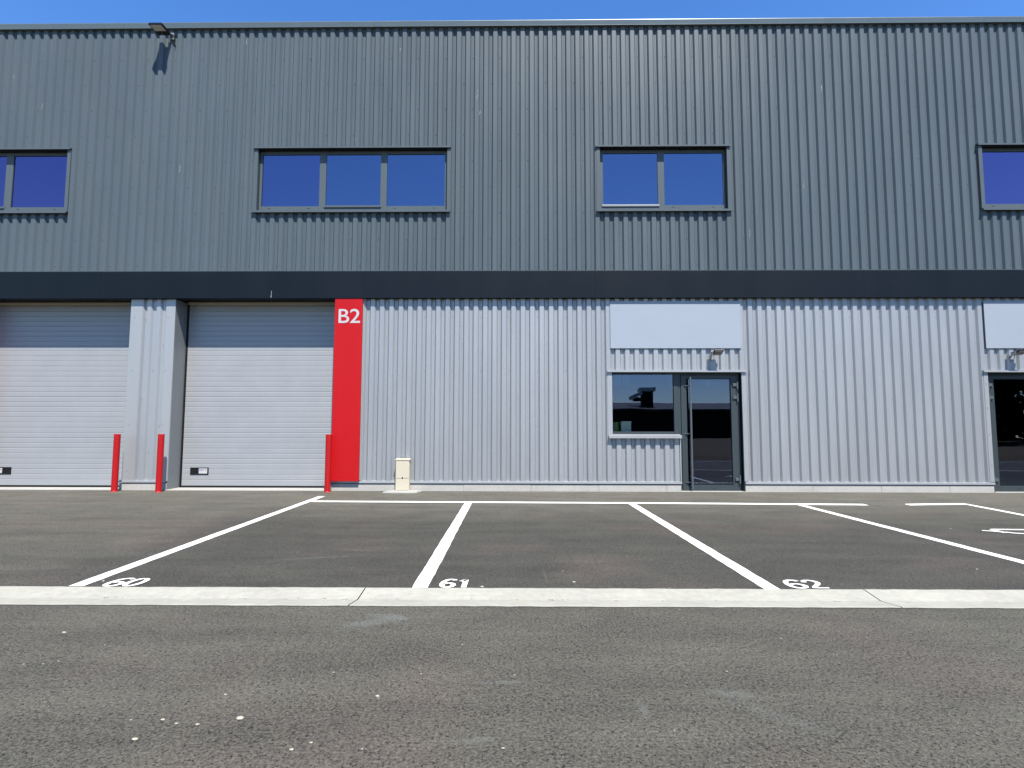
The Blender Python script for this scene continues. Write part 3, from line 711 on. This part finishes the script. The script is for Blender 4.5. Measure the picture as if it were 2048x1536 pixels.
bm.faces.new(top)
for k in range(len(outl)): bm.faces.new((top[k], bot[k], bot[(k+1) % len(outl)], top[(k+1) % len(outl)]))
mb.build('concrete_pad', 'sill_conc', C)

# ------------------------------------------------------------------ things inside the ground floor window
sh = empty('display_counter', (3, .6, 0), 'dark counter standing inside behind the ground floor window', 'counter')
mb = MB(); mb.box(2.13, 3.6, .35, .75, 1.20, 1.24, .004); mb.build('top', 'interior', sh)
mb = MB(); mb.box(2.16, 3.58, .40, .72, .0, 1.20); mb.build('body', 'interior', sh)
o = empty('storage_box', (2.5, .45, 1.24), 'pale green lidded box standing inside the window by the door', 'box')
mb = MB(); mb.box(2.385, 2.615, .36, .55, 1.241, 1.545, .004); mb.build('body', 'boxgreen', o)
mb = MB(); mb.box(2.378, 2.622, .353, .557, 1.546, 1.59, .003); mb.build('lid', 'boxgreen', o)
o = empty('folder', (2.26, .45, 1.24), 'grey folder with lime green spine stripes inside the window corner', 'folder')
mb = MB(); mb.box(2.16, 2.262, .36, .5, 1.241, 1.57, .003); mb.build('cover', 'return', o)
mb = MB(); mb.box(2.264, 2.280, .355, .5, 1.241, 1.572, .002).box(2.300, 2.316, .355, .5, 1.241, 1.572, .002); mb.build('spine', 'lime', o)

# ------------------------------------------------------------------ far side of the yard (seen mirrored in the glass)
mb = MB(); bm = mb.bm; rows = [(-17.5, .0), (-18.5, .12), (-30, .5), (-45, 1.1), (-55, 1.1), (-120, .5)]
xs = [-90+6*k for k in range(31)]
cols = [[bm.verts.new((x, y+random.uniform(-.2, .2), z+random.uniform(0, .12) if z else -.01)) for y, z in rows] for x in xs]
for a, b in zip(cols, cols[1:]):
    for k in range(len(rows)-1): bm.faces.new((a[k], b[k], b[k+1], a[k+1]))
tag(mb.build('grass_bank', 'grass'), kind='structure')
mb = MB(); stroke(mb, [(-40, -15.6), (40, -15.6)], .14, .006); mb.build('edge_line', 'paint', lot)
H = empty('dark_shed', (-6, -62, 0), 'long low dark brown shed across the yard, mirrored in the entrance glass', 'building')
mb = MB(); mb.box(-60, 30, -75, -60, 0, 4.4); mb.build('wall', 'hall', H)
mb = MB(); mb.prism([(-59.3, 4.45), (-59.3, 4.75), (-68, 6.0), (-76, 4.75), (-76, 4.45)], -60.8, 30.8); mb.build('roof', 'hallroof', H)
mb = MB(); mb.box(16.5, 17.9, -64, -62.5, 4.6, 7.2).box(15.4, 16.5, -63.6, -62.8, 5.9, 6.4); mb.build('roof_vent', 'hall', H); mb = MB(); mb.box(16.2, 18.2, -64.3, -62.2, 7.2, 7.75, 0).box(14.9, 16.5, -63.9, -62.5, 6.4, 6.9, 0, Matrix.Rotation(R(-25), 3, 'Y')); mb.build('vent_cap', 'boxgreen', H)
def tree(x, y, h_, seed, label):
    rnd = random.Random(seed); o = empty('roadside_tree', (x, y, 0), label, 'tree', 'trees beyond the far bank')
    mb = MB(); mb.tube([(x, y, 0), (x+.1, y, h_*.4), (x-.1, y+.1, h_*.75)], [h_*.03, h_*.02, h_*.008], 8)
    for k in range(6):
        a = rnd.uniform(0, 6.28); z = h_*rnd.uniform(.3, .6); mb.tube([(x, y, z), (x+math.cos(a)*h_*.22, y+math.sin(a)*h_*.22, z+h_*.2)], [h_*.012, h_*.004], 6)
    mb.build('trunk', 'bark', o)
    mb = MB(); bm = mb.bm; cl = [(Vector((rnd.gauss(0, .16), rnd.gauss(0, .16), rnd.uniform(.04, .92)))*h_, rnd.uniform(.10, .17)*h_) for _ in range(40)]
    for c_, r_ in cl:
        for _ in range(110):
            d = Vector((rnd.gauss(0, 1), rnd.gauss(0, 1), rnd.gauss(0, 1))).normalized()*r_*rnd.uniform(.5, 1)
            p = c_+d+Vector((x, y, 0)); s_ = h_*.028*rnd.uniform(.7, 1.5)
            u = Vector((rnd.gauss(0, 1), rnd.gauss(0, 1), rnd.gauss(0, 1))).normalized(); v = u.orthogonal().normalized()
            bm.faces.new([bm.verts.new(p+q) for q in (u*s_, v*s_*.6, -u*s_, -v*s_*.6)])
    mb.build('crown', 'leaf', o, recalc=False)
for i, (x, y, h_) in enumerate([(33, -44, 11), (40, -40, 13), (47, -45, 12), (54, -40, 12), (38, -52, 14), (61, -46, 13), (-38, -50, 6), (69, -42, 12), (36, -36, 9), (44, -33, 10), (51, -34, 10)]):
    tree(x, y, h_, 100+i, 'dark leafy tree beyond the far bank, mirrored in the rightmost door')
